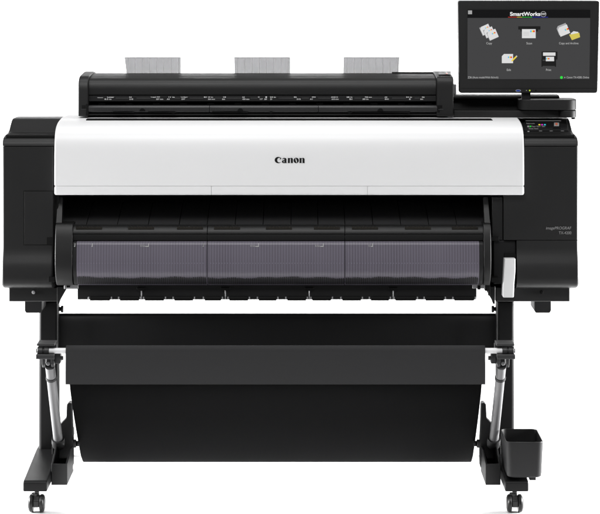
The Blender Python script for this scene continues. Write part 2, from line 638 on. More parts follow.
p = Part()
p.pbox(529.5, 536, 477.6, 480.2, 0.03, 0.06, 0.001)
p.build("clip", M["dark"], bn)

# ================================================================== PRINTER
pr_ = thing("large_format_printer", (0, 0.4, Z(302, 0.15)), "wide black large format printer body with a long white front cover", "printer")
ZR = Z(116.8, 0.40)            # deck height at the rear
xL0, xL1 = X(2.3, 0.12), X(53.6, 0.12)
xR0, xR1 = X(524.2, 0.12), X(578.3, 0.12)
xI = X(503.6, 0.12)            # inner edge of the right end below the white cover

# chassis / core
p = Part()
p.box(xL0 + 0.012, xR1 - 0.012, 0.17, 0.70, Z(287, 0.16), Z(240, 0.16), 0.004)
p.box(xL0 + 0.006, xL1 + 0.012, 0.135, 0.69, Z(284, 0.135), Z(135, 0.135), 0.004)
p.box(xI - 0.012, xR1 - 0.006, 0.135, 0.69, Z(284, 0.135), Z(135, 0.135), 0.004)
p.box(xL1, xR0, 0.42, 0.69, Z(286, 0.16), ZR - 0.05, 0.004)
p.build("body", M["pit"], pr_)

# bottom chassis pieces at both ends
for s in (-1, 1):
    a, c = (8.8, 58.0) if s < 0 else (495.5, 570.0)
    p = Part()
    yc = 0.15
    p.prism([(X(a, yc), Z(287.2, yc)), (X(a, yc), Z(301.6, yc)), (X(c, yc), Z(301.6, yc)), (X(c, yc), Z(287.2, yc))], 'y', yc, 0.27, 0.003)
    ch = p.build("chassis", M["black"], pr_)
    fx = (24.6, 42.0) if s < 0 else (534.4, 551.2)
    p = Part()
    p.prism([(X(fx[0], 0.2), Z(300.8, .2)), (X(fx[0], 0.2), Z(310.5, .2)), (X(fx[0] + 1.5, 0.2), Z(313, .2)), (X(fx[1] - 1.5, 0.2), Z(313, .2)), (X(fx[1], 0.2), Z(310.5, .2)),
             (X(fx[1], 0.2), Z(300.8, .2))], 'y', 0.20, 0.30, 0.002)
    p.build("foot_pad", M["dark"], pr_)
    sx = 33.6 if s < 0 else 541.8
    p = Part()
    p.lathe([(0, 0.0052), (0.002, 0.005), (0.003, 0.003)], (X(sx, yc), yc - 0.0005, Z(292.2, yc)), (0, -1, 0), 20)
    p.build("screw", M["silver"] if s < 0 else M["pit"], ch)


def prof_lower(top):
    pts = [(0.20, 288.4), (0.140, 288.0), (0.114, 286.2), (0.106, 281), (0.1045, 275), (0.1055, 269), (0.108, 264), (0.1122, 259), (0.116, 254.5), (0.1187, 250), (0.1197, 246), (0.120, 240.6)]
    return smooth_curve([(y, Z(py, y)) for y, py in pts], 5) + ([(0.120, Z(top, 0.12))] if top < 240 else [])


def prof_deck():
    pts = [(0.120, 145.9), (0.1225, 142.6), (0.130, 139.4), (0.146, 136.8), (0.18, 134.6), (0.225, 132.7), (0.255, 130.4), (0.285, 125.6), (0.315, 120.4), (0.335, 118.4)]
    c = smooth_curve([(y, Z(py, y)) for y, py in pts], 5)
    return c + [(0.36, ZR), (0.43, ZR - 0.001), (0.47, ZR - 0.01), (0.69, ZR - 0.06)]


# lower bulged covers
yP = 0.12
zt2 = Z(146.6, yP)
lo = prof_lower(146.6)
Part().prism(lo + [(0.68, lo[-1][1]), (0.68, lo[0][1])], 'x', xL0, xL1, 0.006, 4, 20, cap='ac', skipz=(zt2,)).build("side_panel", M["black"], pr_)
lo = prof_lower(240.6)
Part().prism(lo + [(0.68, lo[-1][1]), (0.68, lo[0][1])], 'x', X(516.6, 0.12), xR1, 0.006, 4, 20, cap='c', skipz=(lo[-1][1],)).build("lower_cover", M["black"], pr_)
zs1 = Z(240.0, yP)
sp = Part().prism([(yP, zs1), (yP, zt2), (0.68, zt2), (0.68, zs1)], 'x', xI, xR1, 0.006, 4, 20, cap='c', skipz=(zs1, zt2)).build("side_panel", M["black"], pr_)
p = Part()
p.text("imagePROGRAF", 546, 571.3, 226.6, 230.3, on(yP), 0.15)
p.text("TX-4200", 558.8, 571.3, 231.4, 234.2, on(yP))
p.build_each("model_text", M["dprint"], sp, smooth=False)
# step piece under the right panel, next to the lever
Part().box(xI - 0.028, X(516, yP), 0.128, 0.3, Z(284, .128), Z(240.3, .128), 0.003).build("inner_panel", M["dark"], pr_)
# decks
dk = prof_deck()
dkL = Part().prism(dk + [(0.69, dk[0][1])], 'x', xL0, X(54.4, 0.12) - 0.001, 0.006, 4, 20, cap='a', skipz=(dk[0][1],)).build("deck_cover", M["black"], pr_)
dkR = Part().prism(dk + [(0.69, dk[0][1])], 'x', X(524.6, 0.12), xR1, 0.006, 4, 20, cap='c', skipz=(dk[0][1],)).build("deck_cover", M["black"], pr_)

# left access door
p = Part()
p.pbox(24.4, 52.8, 191.6, 244.4, yP - 0.0010, yP + 0.02, 0.0003)
ad_ = p.build("access_door", M["black"], pr_)
Part().pbox(46.6, 53.2, 237.4, 244.6, yP - 0.0018, yP + 0.02, 0.0003).build("latch", M["pit"], ad_)
Part().pbox(23.5, 53.5, 190.7, 245.3, yP - 0.0005, yP + 0.01).build("seam", M["pit"], ad_)
# dark recesses beside the arms
p = Part()
p.pbox(48.2, 55.0, 277.2, 282.2, 0.098, 0.16, 0.001)
p.build_each("recess", M["pit"], pr_)
p = Part()
p.pbox(491.4, 499, 277.8, 282.2, 0.098, 0.16, 0.001)
p.pbox(491.2, 499, 237.0, 241.0, 0.118, 0.16, 0.001)
p.pbox(504.2, 515.8, 253.8, 258.4, 0.1182, 0.16, 0.001)
p.build_each("recess", M["pit"], pr_)
Part().pbox(492.2, 502.8, 197.5, 240, 0.125, 0.16, 0.002).build("inner_panel", M["black"], pr_)

# release lever
p = Part()
yl = 0.095
pts = [(504.6, 258.6), (515.6, 258.6), (515.4, 272), (514.2, 286), (513.8, 297.6), (502.9, 297.6), (503.0, 285), (503.9, 270)]
p.prism([(X(a, yl), Z(c, yl)) for a, c in pts], 'y', yl, 0.14, 0.003, 3, 50)
p.build("release_lever", M["lever"], pr_, label="pale grey release lever")

# white top cover
WY = 0.100
pts = [(WY + 0.006, 195.0), (WY + 0.0015, 194.4), (WY, 193.4), (WY, 186.15)]
lip = [(y, Z(py, y)) for y, py in pts] + [(0.15, Z(186.15, WY)), (0.15, Z(195.0, WY))]
w0, w1 = X(54.2, WY), X(524.2, WY)
tcov = Part().prism(
    smooth_curve([(y, Z(py, y)) for y, py in
                  [(WY, 185.9), (WY, 172), (WY + 0.0006, 161), (WY + 0.0024, 151.5), (WY + 0.0062, 143.5), (WY + 0.0130, 136.6), (WY + 0.0250, 130.8),
                   (WY + 0.0460, 126.2), (WY + 0.085, 122.4), (WY + 0.135, 119.6), (WY + 0.2, 117.0), (WY + 0.32, 115.0)]], 6) + [(0.42, Z(185.9, WY)), ], 'x', w0, w1, 0.008, 5, 20, cap='ac')
tcov = tcov.build("top_cover", M["white"], pr_)
for (a, c) in ((54.2, 211.2), (211.6, 367.2), (367.6, 524.2)):
    Part().prism(lip, 'x', X(a, WY), X(c, WY), 0.008, 5, 20, cap='a' if a < 60 else 'c' if c > 520 else 'n').build("cover_lip", M["white"], tcov)
Part().box(w0 + 0.003, w1 - 0.003, WY + 0.004, 0.16, Z(194, WY), Z(180, WY)).build("seam_backing", M["lever"], tcov)


# wordmark
def arc(cx, cy, rx, ry, a0, a1, n=18, tilt=0.0):
    o = []
    for k in range(n + 1):
        a = R(a0 + (a1 - a0) * k / n)
        x, y = rx * math.cos(a), ry * math.sin(a)
        o.append((cx + x * math.cos(tilt) - y * math.sin(tilt), cy + x * math.sin(tilt) + y * math.cos(tilt)))
    return o


LX0, LY_, LH = 274.7, 163.0, 5.95          # left, baseline, C height in photo pixels
wf = on(WY, 0.0006)


def L2(pts):
    return [(LX0 + x * LH, LY_ - y * LH) for x, y in pts]


p = Part()
# C: heavy left bowl, thin hairlines, wedge terminal
outer = arc(0.60, 0.50, 0.60, 0.53, 44, 314, 30)
inner = arc(0.78, 0.49, 0.36, 0.40, 300, 62, 26)
wedge = [(0.92, 0.78), (0.80, 0.58), (1.04, 0.66), (1.16, 0.82)]
p.poly(L2(outer + [(1.18, 0.17), (1.06, 0.12)] + inner + wedge), wf)
x0 = 1.24
XH = 0.87
# a
top = [(x0 + 0.03, 0.66), (x0 + 0.16, 0.83), (x0 + 0.40, XH), (x0 + 0.64, 0.82), (x0 + 0.74, 0.66), (x0 + 0.74, 0.10), (x0 + 0.84, 0.0), (x0 + 0.46, 0.0),
       (x0 + 0.38, 0.10), (x0 + 0.38, 0.66), (x0 + 0.32, 0.76), (x0 + 0.22, 0.72), (x0 + 0.15, 0.60)]
p.poly(L2(top), wf)
bowl = arc(x0 + 0.30, 0.24, 0.33, 0.25, 80, 350, 20) + [(x0 + 0.44, 0.16)] + arc(x0 + 0.36, 0.25, 0.11, 0.14, 330, 90, 14) + [(x0 + 0.44, 0.44), (x0 + 0.44, 0.50)]
p.poly(L2(bowl), on(WY, 0.0008))


def letter_n(xo):
    p.poly(L2([(xo, XH - 0.03), (xo + 0.38, XH - 0.03), (xo + 0.38, 0.06), (xo + 0.44, 0.0), (xo - 0.03, 0.0), (xo + 0.04, 0.06), (xo + 0.04, XH - 0.10)]), wf)
    p.poly(L2([(xo + 0.36, 0.62), (xo + 0.46, 0.76), (xo + 0.54, 0.72), (xo + 0.54, 0.06), (xo + 0.49, 0.0), (xo + 0.97, 0.0), (xo + 0.89, 0.06), (xo + 0.89, 0.66),
               (xo + 0.81, 0.82), (xo + 0.66, XH), (xo + 0.50, XH - 0.03), (xo + 0.36, 0.74)]), on(WY, 0.0008))


letter_n(2.17)
xo = 3.61
oo = arc(xo, 0.43, 0.45, 0.455, 90, 450, 36)
oi = arc(xo, 0.43, 0.085, 0.38, 450, 90, 36, 0.30)
for h0, h1 in ((0, 18), (18, 36)):
    p.poly(L2(oo[h0:h1 + 1] + [oi[36 - k] for k in range(h1, h0 - 1, -1)]), wf)
letter_n(4.13)
p.build("wordmark", M["ink"], tcov, smooth=False)
# dark strip across the white cover under the scanner front
p = Part()
yS = 0.215
p.prism([(X(86, yS), Z(119.4, yS)), (X(492, yS), Z(119.4, yS)), (X(493, yS), Z(120.6, yS)), (X(492, yS), Z(121.2, yS)), (X(86, yS), Z(121.2, yS))], 'y', yS, yS + 0.04)
p.build("cover_strip", M["pit"], pr_)

# dark mouth behind the rollers: sloped platen
p = Part()
pl = [(0.40, Z(200, 0.40)), (0.33, Z(203, 0.33)), (0.20, Z(217, 0.20)), (0.13, Z(226, 0.13)), (0.13, Z(236, 0.13)), (0.42, Z(236, 0.13))]
x = 56.0
edges = [55, 86, 117, 148, 179, 207, 235, 263, 291, 318, 345, 373, 401, 429, 457, 491]
for a, c in zip(edges[:-1], edges[1:]):
    p.prism(pl, 'x', X(a, 0.13) + 0.0006, X(c, 0.13) - 0.0006, 0.001, 1, 20)
p.build_each("platen", M["grey"], pr_)
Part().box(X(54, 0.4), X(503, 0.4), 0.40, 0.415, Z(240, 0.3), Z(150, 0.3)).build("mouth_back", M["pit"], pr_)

# side arms of the exit unit
apts = [(0.118, 223.2), (0.094, 224.5), (0.082, 232), (0.074, 245), (0.070, 258), (0.074, 270), (0.088, 280), (0.112, 285.2)]
ap = smooth_curve([(y, Z(py, y)) for y, py in apts], 5) + [(0.2, Z(285, 0.12)), (0.2, Z(223.2, 0.118))]
eg = []
for (a, c) in ((55.2, 72.6), (483.6, 491.0)):
    o = Part().prism(ap, 'x', X(a, 0.08), X(c, 0.08), 0.003, 3, 60).build("exit_arm", M["black"], pr_)
    eg.append(o)
for s in (-1, 1):
    p = Part()
    q0, q1, q2, q3 = ((62.6, 197), (57.6, 197), (56.0, 223), (62.0, 223)) if s < 0 else ((483.2, 197), (488.0, 197), (490.2, 223), (484.4, 223))
    vs = [V(q0[0], q0[1], 0.15), V(q1[0], q1[1], 0.15), V(q2[0], q2[1], 0.118), V(q3[0], q3[1], 0.118)]
    vs2 = [v + Vector((0, 0.02, -0.01)) for v in vs]
    t = bmesh.new()
    A = [t.verts.new(v) for v in vs]
    B = [t.verts.new(v) for v in vs2]
    t.faces.new(A)
    t.faces.new(B[::-1])
    for k in range(4):
        t.faces.new((A[k], A[(k + 1) % 4], B[(k + 1) % 4], B[k]))
    p._merge(t, 0.001)
    p.build("arm_link", M["black"], eg[0 if s < 0 else 1])

# roller guide bar above the window
gx0, gx1 = X(72.4, 0.07), X(483.8, 0.07)
gp = [(0.16, 224.6), (0.118, 224.8), (0.100, 226.4), (0.092, 229), (0.089, 232), (0.0885, 233.5), (0.0925, 233.9), (0.0905, 234.4), (0.0905, 237.6), (0.0920, 240.4), (0.10, 240.9), (0.16, 241)]
rg = Part()
rgp = [(y, Z(py, y)) for y, py in gp]
for (a, c) in ((72.4, 206.8), (207.3, 344.8), (345.3, 483.8)):
    rg.prism(rgp, 'x', X(a, 0.07), X(c, 0.07), 0.0005, 1, 70)
rgo = rg.build("guide_bar", M["black"], pr_)
# felt pads with a toothed upper edge
for (a, c) in ((76, 102), (128, 154), (177, 203), (214, 240), (266, 292), (314, 340), (352, 378), (405, 431), (452, 478)):
    t = []
    nT = 8
    for k in range(nT):
        u0, u1 = a + (c - a) * k / nT, a + (c - a) * (k + 0.5) / nT
        t += [(u0, 226.6), (u1, 226.6), (u1, 227.4), (u0 + (c - a) / nT, 227.4)]
    p = Part()
    yq = 0.0905
    p.prism([(X(u, yq), Z(v, yq)) for u, v in t] + [(X(c, yq), Z(229.4, yq)), (X(a, yq), Z(229.4, yq))], 'y', yq, yq + 0.008)
    p.prism([(X(u, yq), Z(v, yq)) for u, v in ((a, 231.8), (c, 231.8), (c, 232.3), (a, 232.3))], 'y', yq, yq + 0.008)
    p.build_each("felt_pad", M["ochre"], rgo)

# tinted window with painted reflection, three panes between the seams
wpts = [(0.090, 241.2), (0.0795, 243.4), (0.0765, 248), (0.0735, 256), (0.0725, 263), (0.075, 271), (0.084, 277.5), (0.096, 282.5), (0.115, 285)]
wp = smooth_curve([(y, Z(py, y)) for y, py in wpts], 5)
wd = None
for (a, c) in ((76.4, 206.7), (207.4, 344.7), (345.4, 479.4)):
    p = Part()
    p.strip(wp, X(a, 0.07), X(c, 0.07), -0.003)
    o = p.build("exit_window", M["window"], pr_)
    # size marks and dotted row belong to the pane; combed edge paints the rollers' reflection
    def ws(px, py, off=0.0012):
        yy, best = 0.07, 1e9
        for i in range(len(wp) - 1):
            for f in (0, 0.25, 0.5, 0.75):
                yq_ = wp[i][0] + f * (wp[i + 1][0] - wp[i][0])
                zq_ = wp[i][1] + f * (wp[i + 1][1] - wp[i][1])
                dd = abs(Z(py, yq_) - zq_)
                if dd < best:
                    best, yy = dd, yq_
        yy -= off
        return Vector((X(px, 0.07), yy, Z(py, yy)))
    marks = Part()
    for mxp, wl in ((75.0, 3), (92.4, 3), (148.6, 9), (203.8, 4), (258.8, 9), (323.6, 9), (373.0, 5)):
        if a - 4 < mxp < c:
            marks.rect(mxp - 0.6, mxp, 243.4, 246.8, ws)
            marks.rect(mxp - wl * 0.36, mxp - 0.6, 245.9, 246.8, ws)
            if wl > 4:
                marks.text("8.5in", mxp - wl + 0.6, mxp - wl * 0.36 - 0.3, 244.9, 246.8, ws)
    if marks.bm.verts:
        marks.build_each("size_mark", M["gprint"], o, smooth=False)
    else:
        marks.bm.free()
    dots = Part()
    u = a + 3
    while u < c - 2:
        dots.rect(u, u + 0.75, 262.7, 263.8, ws)
        u += 2.8
    dots.build("dot_row", mat("dot_grey", (0.16, 0.15, 0.19), 0.5), o, smooth=False)
    roller_reflection = Part()
    u = a + 0.4
    while u < c - 1.6:
        h = 277.4 + 0.5 * math.sin(u * 0.06) + 0.5 * math.sin(u * 0.21) + random.uniform(-0.4, 0.3)
        roller_reflection.poly([(u, h + 0.7), (u + 0.6, h), (u + 1.1, h + 0.2), (u + 1.7, h + 1.4), (u + 1.7, 279), (u, 279)], ws)
        for v0, v1 in ((279, 280.4), (280.4, 281.8), (281.8, 283), (283, 284.3)):
            roller_reflection.poly([(u, v0), (u + 1.7, v0), (u + 1.7, v1), (u, v1)], ws)
        u += 1.9
    roller_reflection.build("painted_reflection", M["roller_reflection"], o, smooth=False)

for (a, c) in ((72.9, 76.2), (479.6, 483.4)):
    Part().strip(wp, X(a, 0.07), X(c, 0.07), -0.003).build("window_end", M["dark"], pr_)
# output guide under the window, with its rollers
yG = 0.125
p = Part()
p.prism([(X(77.4, yG), Z(284.6, yG)), (X(77.4, yG), Z(299.6, yG)), (X(476.6, yG), Z(299.6, yG)), (X(476.6, yG), Z(284.6, yG))], 'y', yG, yG + 0.05, 0.002)
og = p.build("output_guide", M["dark"], pr_)
rolls = [(90, 110), (120, 139), (145, 164), (174.5, 193), (204.8, 221), (229.3, 248), (258.8, 276.5), (287.3, 306), (312.3, 331), (342.3, 361), (370.8, 389), (395.5, 416), (425.6, 444), (454.3, 474)]
for (a, c) in rolls:
    p = Part()
    p.cyl(V(a, 298.4, yG - 0.004), V(c, 298.4, yG - 0.004), 0.0062, seg=20, bevel=0.001)
    ro = p.build("roller", M["pit"], og)
    p = Part()
    for e, sgn in ((a, -1), (c, 1)):
        p.pbox(e + sgn * 1.4 - 0.7, e + sgn * 1.4 + 0.7, 297.0, 299.4, yG - 0.0035, yG + 0.002, 0.0006)
    p.build_each("roller_clip", M["silver"], ro)
for u in (141.4, 225.3, 309.3, 393.2):
    p = Part()
    p.pbox(u - 0.5, u + 0.5, 289.4, 299.2, yG - 0.005, yG + 0.002, 0.0006)
    pn = p.build("guide_pin", M["silver"], og)
    p = Part()
    p.prism([(X(u + dx, yG), Z(v, yG)) for dx, v in ((-4.5, 287), (4.5, 287), (4.5, 288.6), (1.6, 290.4), (-1.6, 290.4), (-4.5, 288.6))], 'y', yG - 0.008, yG, 0.001)
    p.build("pin_holder", M["pit"], pn)
p = Part()
p.pbox(64.0, 78.4, 284.8, 289.0, 0.118, 0.15, 0.001)
t1 = p.build("end_tab", M["silver"], pr_)
Part().pbox(66.5, 70, 285.6, 287.4, 0.1165, 0.12).build("slot", M["pit"], t1)
p = Part()
p.pbox(472.4, 485.0, 284.0, 288.6, 0.118, 0.15, 0.001)
t2 = p.build("end_tab", M["silver"], pr_)
Part().pbox(477.5, 480.5, 285.4, 289.6, 0.1165, 0.12).build("slot", M["pit"], t2)
p = Part()
p.pbox(484.8, 490.4, 284, 291.0, 0.13, 0.16, 0.002)
p.pbox(488.4, 490.2, 290, 296.0, 0.13, 0.15, 0.002)
p.build("hook", M["dark"], pr_)

# control panel on the slope of the right deck
S0, S1 = (0.255, 130.4), (0.335, 118.4)
zS0, zS1 = Z(S0[1], S0[0]), Z(S1[1], S1[0])


def slope(px, py, off=0.004):
    # intersect the sight line with the deck's slope plane, then lift it
    m_ = (zS1 - zS0) / (S1[0] - S0[0])
    k = (py - HY) * S / D
    # H - k (D+y) = zS0 + m (y - y0)
    y = (H - k * D - zS0 + m_ * S0[0]) / (m_ + k)
    nv = Vector((0, -m_, 1)).normalized()
    return Vector((X(px, y), y, Z(py, y))) + nv * off


p = Part()
c0 = [slope(u, v, 0.0045) for u, v in ((523.8, 131.8), (568.4, 131.8), (566.6, 120.4), (523.8, 120.4))]
c1 = [v + Vector((0, 0.012, -0.014)) for v in c0]
t = bmesh.new()
A = [t.verts.new(v) for v in c0]
B = [t.verts.new(v) for v in c1]
t.faces.new(A)
t.faces.new(B[::-1])
for k in range(4):
    t.faces.new((A[k], A[(k + 1) % 4], B[(k + 1) % 4], B[k]))
p._merge(t, 0.0015)
cp = p.build("control_panel", M["dark"], pr_)


def sl(px, py):
    return slope(px, py, 0.0052)


def sl2(px, py):
    return slope(px, py, 0.0058)


p = Part()
p.rect(535, 551.5, 122.8, 125.8, sl)
p.rect(552.8, 560.6, 128.2, 130.6, sl)
p.build_each("display", E["header"], cp, smooth=False)
p = Part()
p.rect(525.6, 560.8, 122.4, 122.7, sl2)
p.text("Ready to print", 526.4, 534.6, 124.6, 126.2, sl2)
p.text("Paper Roll 1 36in", 531.5, 545.0, 127.5, 129.2, sl2)
p.text("Sheet Feed", 528.6, 538.0, 129.7, 131.0, sl2)
p.rect(527.2, 529.2, 127.5, 129.0, sl2)
for u in (527.5, 539, 549.6, 560.8):
    p.rect(u, u + 3.0, 132.6, 133.0, sl2) if u > 530 else p.rect(u, u + 1.8, 132.8, 133.8, sl2)
p.build_each("panel_text", emis("panel_text_grey", (0.25, 0.25, 0.25)), cp, smooth=False)
for u, k in ((539.3, "yellow"), (542.0, "magenta"), (544.8, "cyan")):
    Part().rect(u - 0.9, u + 0.9, 126.0, 127.1, sl2).build("ink_mark", E[k], cp, smooth=False)
Part().rect(529.6, 531.0, 127.6, 128.8, sl2).build("status_mark", E["green"], cp, smooth=False)
bt = Part().rect(554.0, 559.0, 124.2, 127.8, sl).build("button", M["gprint"], cp, smooth=False)
Part().disc(556.4, 125.8, 1.25, sl2).build("button_mark", emis("button_red", (0.38, 0.10, 0.06)), bt, smooth=False)

# ================================================================== SCANNER
sc = thing("scanner", (0, 0.45, Z(117, 0.30)), "long low black sheet scanner lying on top of the white printer cover", "scanner")
sy = 0.27
sx0, sx1 = X(86.0, sy), X(436.4, sy)
zt = Z(72.9, 0.47)


def zs(py, y):
    return Z(py, y)


up = [(0.286, 95.6), (0.2815, 94.2), (0.280, 90), (0.281, 86), (0.285, 82.2), (0.294, 79.8), (0.310, 78.2)]
upc = smooth_curve([(y, Z(py, y)) for y, py in up], 4)
rest = [(0.322, Z(77.6, .322)), (0.34, Z(76.9, .34)), (0.36, Z(75.6, 0.36)), (0.44, Z(73.2, 0.44)), (0.50, Z(73.6, 0.5)), (0.52, Z(80, 0.52)), (0.52, Z(96, 0.30))]
Part().prism(upc + rest, 'x', sx0, sx1, 0.0008, 1, 70).build("lid", M["black"], sc)
# label band
yB_ = 0.2845
band = Part().box(sx0, sx1, yB_, 0.5, Z(101.4, yB_), Z(95.9, yB_), 0.001).build("label_band", M["dark"], sc)
p = Part()
f = on(yB_, 0.0007)
p.rect(97.3, 103.0, 97.5, 97.8, f)
labels = [(104, 115, "Letter", "8.5 in"), (129, 136, "A4", "210"), (151, 164, "Legal B4", "257 mm"), (166.5, 174, "11 in", "A3"), (181, 189, "Ledger", "297"), (204, 214, "B3 15 in", "364 mm"),
          (222, 226, "18", "in"), (242, 250, "A2", "420 mm"), (258, 263, "C", "17"), (264, 268.5, "I", "20"), (270, 278, "24 in", "D"), (294, 301, "B2", "515"), (309.5, 317.5, "594", "A1"),
          (331, 344.5, "ANSI D", "610 mm"), (346.5, 354, "28 in", "B1"), (362, 371.5, "728 mm", "30 in"), (384.5, 391.5, "A0", "841"), (406, 414, "34 in", "E"), (420, 426, "36", "in")]


def fit(t, xa, v0, v1):
    """small text at its natural width, starting at xa"""
    p.text(t, xa, xa + 1.05 * len(t) + 0.6, v0, v1, f, 0, 0.02)


for k, (a, c, s1_, s2_) in enumerate(labels):
    fit(s1_, a + (c - a) * (0.3 if k % 3 == 0 else 0.0), 96.5, 97.8)
    fit(s2_, a + (c - a) * (0.4 if k % 3 == 2 else 0.05), 98.5, 99.8)
p.build_each("scale_text", M["wprint"], band, smooth=False)
p = Part()
prev = 97.3
for (a, c, _s1, _s2) in labels:
    if a - prev > 3:
        p.rect(prev + 0.6, a - 0.6, 97.9, 98.2, f)
    prev = c
p.build_each("scale_line", mat("scale_line_grey", (0.12, 0.12, 0.12), 0.5), band, smooth=False)
# feed slot (dark) with feed rollers
p = Part()
p.box(sx0, sx1, 0.34, 0.5, Z(105.5, 0.3), Z(101.4, 0.3))
p.build("feed_slot", M["pit"], sc)
for k in range(13):
    u = 98.5 + k * 27.2
    Part().cyl(V(u, 103.9, 0.325), V(u + 7, 103.9, 0.325), 0.0052, seg=18, bevel=0.001).build("feed_roller", M["grey"], sc)
# feed tray
ty = 0.262
tp = [(0.325, 104.9), (0.285, 105.1), (0.266, 106.0), (ty, 107.4), (ty + 0.001, 111.3), (ty + 0.006, 112.3), (0.30, 112.6)]
tx = [(85.4, 209.2), (209.6, 318.2), (318.6, 437.2)]
tray = Part()
tpp = [(y, Z(py, y)) for y, py in tp]
for a, c in tx:
    tray.prism(tpp + [(0.45, Z(112.6, 0.3)), (0.45, Z(105, .325))], 'x', X(a, ty), X(c, ty), 0.0006, 2, 40)
# fine ribs
u = 88.0
while u < 436:
    tray.pbox(u, u + 0.45, 107.6, 111.0, ty - 0.0008, ty + 0.004)
    u += 1.75
tr_ = tray.build("feed_tray", M["grey"], sc, wn=False)
for u in (142.4, 240.3, 380.4):
    p = Part()
    p.prism([(X(u + 2.9 * math.cos(R(k * 15)), ty), Z(111.4 - 3.1 * math.sin(R(k * 15)), ty)) for k in range(13)], 'y', ty - 0.002, ty + 0.004, 0.0004)
    p.build("thumb_notch", M["pit"], tr_)
p = Part()
for a, c in ((113, 134), (148, 176), (212, 248), (348, 352), (352, 409)):
    p.prism([(X(a, ty), Z(111.6, ty)), (X(c, ty), Z(112.3, ty)), (X(c, ty), Z(113.0, ty)), (X(a, ty), Z(112.6, ty))], 'y', ty - 0.001, ty + 0.004)
for u in (173.2, 271, 349.6, 408.8):
    p.pbox(u - 1.3, u + 1.3, 111.7, 113.4, ty - 0.0015, ty + 0.004, 0.0004)
p.build_each("tray_slot", M["pit"], tr_)
# base under tray
bp_ = [(0.275, 112.9), (0.272, 114.2), (0.285, 115.6), (0.34, 116.8)]
Part().prism(smooth_curve([(y, Z(py, y)) for y, py in bp_], 5) + [(0.50, Z(117, 0.34)), (0.50, Z(112.9, 0.30))], 'x', X(86, .28), X(448, .28), 0.001, 2, 60).build("base", M["caster"], sc)
# end caps
for s in (-1, 1):
    a, c = (X(78.2, 0.262), X(88.2, 0.262)) if s < 0 else (X(436.6, 0.262), X(453.6, 0.262))
    cpf = [(0.262, 116.4), (0.262, 95), (0.264, 86), (0.272, 80.5), (0.288, 77.2), (0.310, 75.6), (0.36, 73.8), (0.44, 71.6), (0.50, 72.0)]
    if s > 0:
        cpf = [(0.262, 116.4), (0.262, 95), (0.262, 84), (0.266, 79), (0.276, 77.0), (0.30, 76.0), (0.36, 73.8), (0.44, 71.4), (0.50, 72.0)]
    cc = smooth_curve([(y, Z(py, y)) for y, py in cpf], 5) + [(0.54, Z(80, .54)), (0.54, Z(116.4, 0.262))]
    ec = Part().prism(cc, 'x', a, c, 0.0035, 3, 60).build("end_cap", M["black"], sc)
    p = Part()
    if s < 0:
        p.pbox(81.6, 85.6, 105.2, 108.6, 0.2608, 0.28, 0.0006)
        p.pbox(85.8, 88.4, 104, 116, 0.2605, 0.28, 0.0006)
    else:
        p.pbox(437.4, 442.2, 105.2, 108.0, 0.2606, 0.28, 0.0006)
        p.pbox(437.4, 439.8, 108.0, 112.4, 0.2606, 0.28, 0.0006)
    p.build_each("notch", M["pit"], ec)
    p = Part()
    if s < 0:
        p.pbox(80.8, 86.2, 109.0, 109.6, 0.2604, 0.27)
    else:
        p.pbox(438.4, 443.2, 109.2, 110.0, 0.2598, 0.27)
    p.build("latch", M["gprint"] if False else M["grey"], ec)
    if s > 0:
        def topf(px, py):
            y0_, z0_ = 0.30, Z(76.0, 0.30)
            y1_, z1_ = 0.44, Z(71.4, 0.44)
            m_ = (z1_ - z0_) / (y1_ - y0_)
            k = (py - HY) * S / D
            y = (H - k * D - z0_ + m_ * y0_) / (m_ + k)
            nv = Vector((0, -m_, 1)).normalized()
            return Vector((X(px, y), y, Z(py, y))) + nv * 0.0035
        kp = Part().rect(438.6, 450.8, 72.4, 75.6, topf).build("keypad", mat("keypad_grey", (0.05, 0.05, 0.052), 0.35), ec, smooth=False)
        p = Part()
        for u, v in ((440.5, 73.2), (443.5, 73.0), (449, 73.2)):
            p.disc(u, v, 0.6, lambda a_, c_: topf(a_, c_) + Vector((0, 0, 0.0008)), ry=0.35)
        p.disc(445.6, 73.8, 1.4, lambda a_, c_: topf(a_, c_) + Vector((0, 0, 0.0008)), ry=0.8)
        p.build_each("key", M["gprint"], kp, smooth=False)
        Part().disc(446.8, 75.0, 1.1, lambda a_, c_: topf(a_, c_) + Vector((0, 0, 0.0012)), ry=0.45).build("key", emis("stop_red", (0.6, 0.1, 0.06), 0.7), kp, smooth=False)
# dark hinge strip on top right
Part().box(X(392, .45), X(433, .45), 0.43, 0.47, Z(73.4, .45), Z(72.3, .45), 0.001).build("hinge_strip", M["pit"], sc)
# paper guides
for (a0, a1, b0, b1) in ((124.6, 180.6, 126.6, 180.9), (234.3, 290.1, 234.6, 290.1), (343.6, 399.6, 343.3, 398.4)):
    yb_, yt_ = 0.475, 0.500
    p = Part()
    c0 = [V(b0, 75, yb_), V(b1, 75, yb_), V(a1, 57.2, yt_), V(a0, 57.2, yt_)]
    c1 = [v + Vector((0, 0.002, 0)) for v in c0]
    t = bmesh.new()
    A = [t.verts.new(v) for v in c0]
    B = [t.verts.new(v) for v in c1]
    t.faces.new(A)
    t.faces.new(B[::-1])
    for k in range(4):
        t.faces.new((A[k], A[(k + 1) % 4], B[(k + 1) % 4], B[k]))
    p._merge(t)
    g = p.build("paper_guide", M["sheet"], sc)
    p = Part()

    def gf(px, py):
        k = (75 - py) / (75 - 57.2)
        return V(px, py, yb_ + (yt_ - yb_) * k - 0.0012)
    for k in range(8):
        u = a0 + 3.2 + k * 7.2
        if u < a1 - 0.5:
            p.rect(u, u + 0.35, 57.8, 74.5, gf)
    p.rect(a0 + 0.1, a1 - 0.1, 57.2, 57.6, gf)
    p.build_each("rule", mat("guide_rule", (0.24, 0.24, 0.245), 0.4), g, smooth=False)

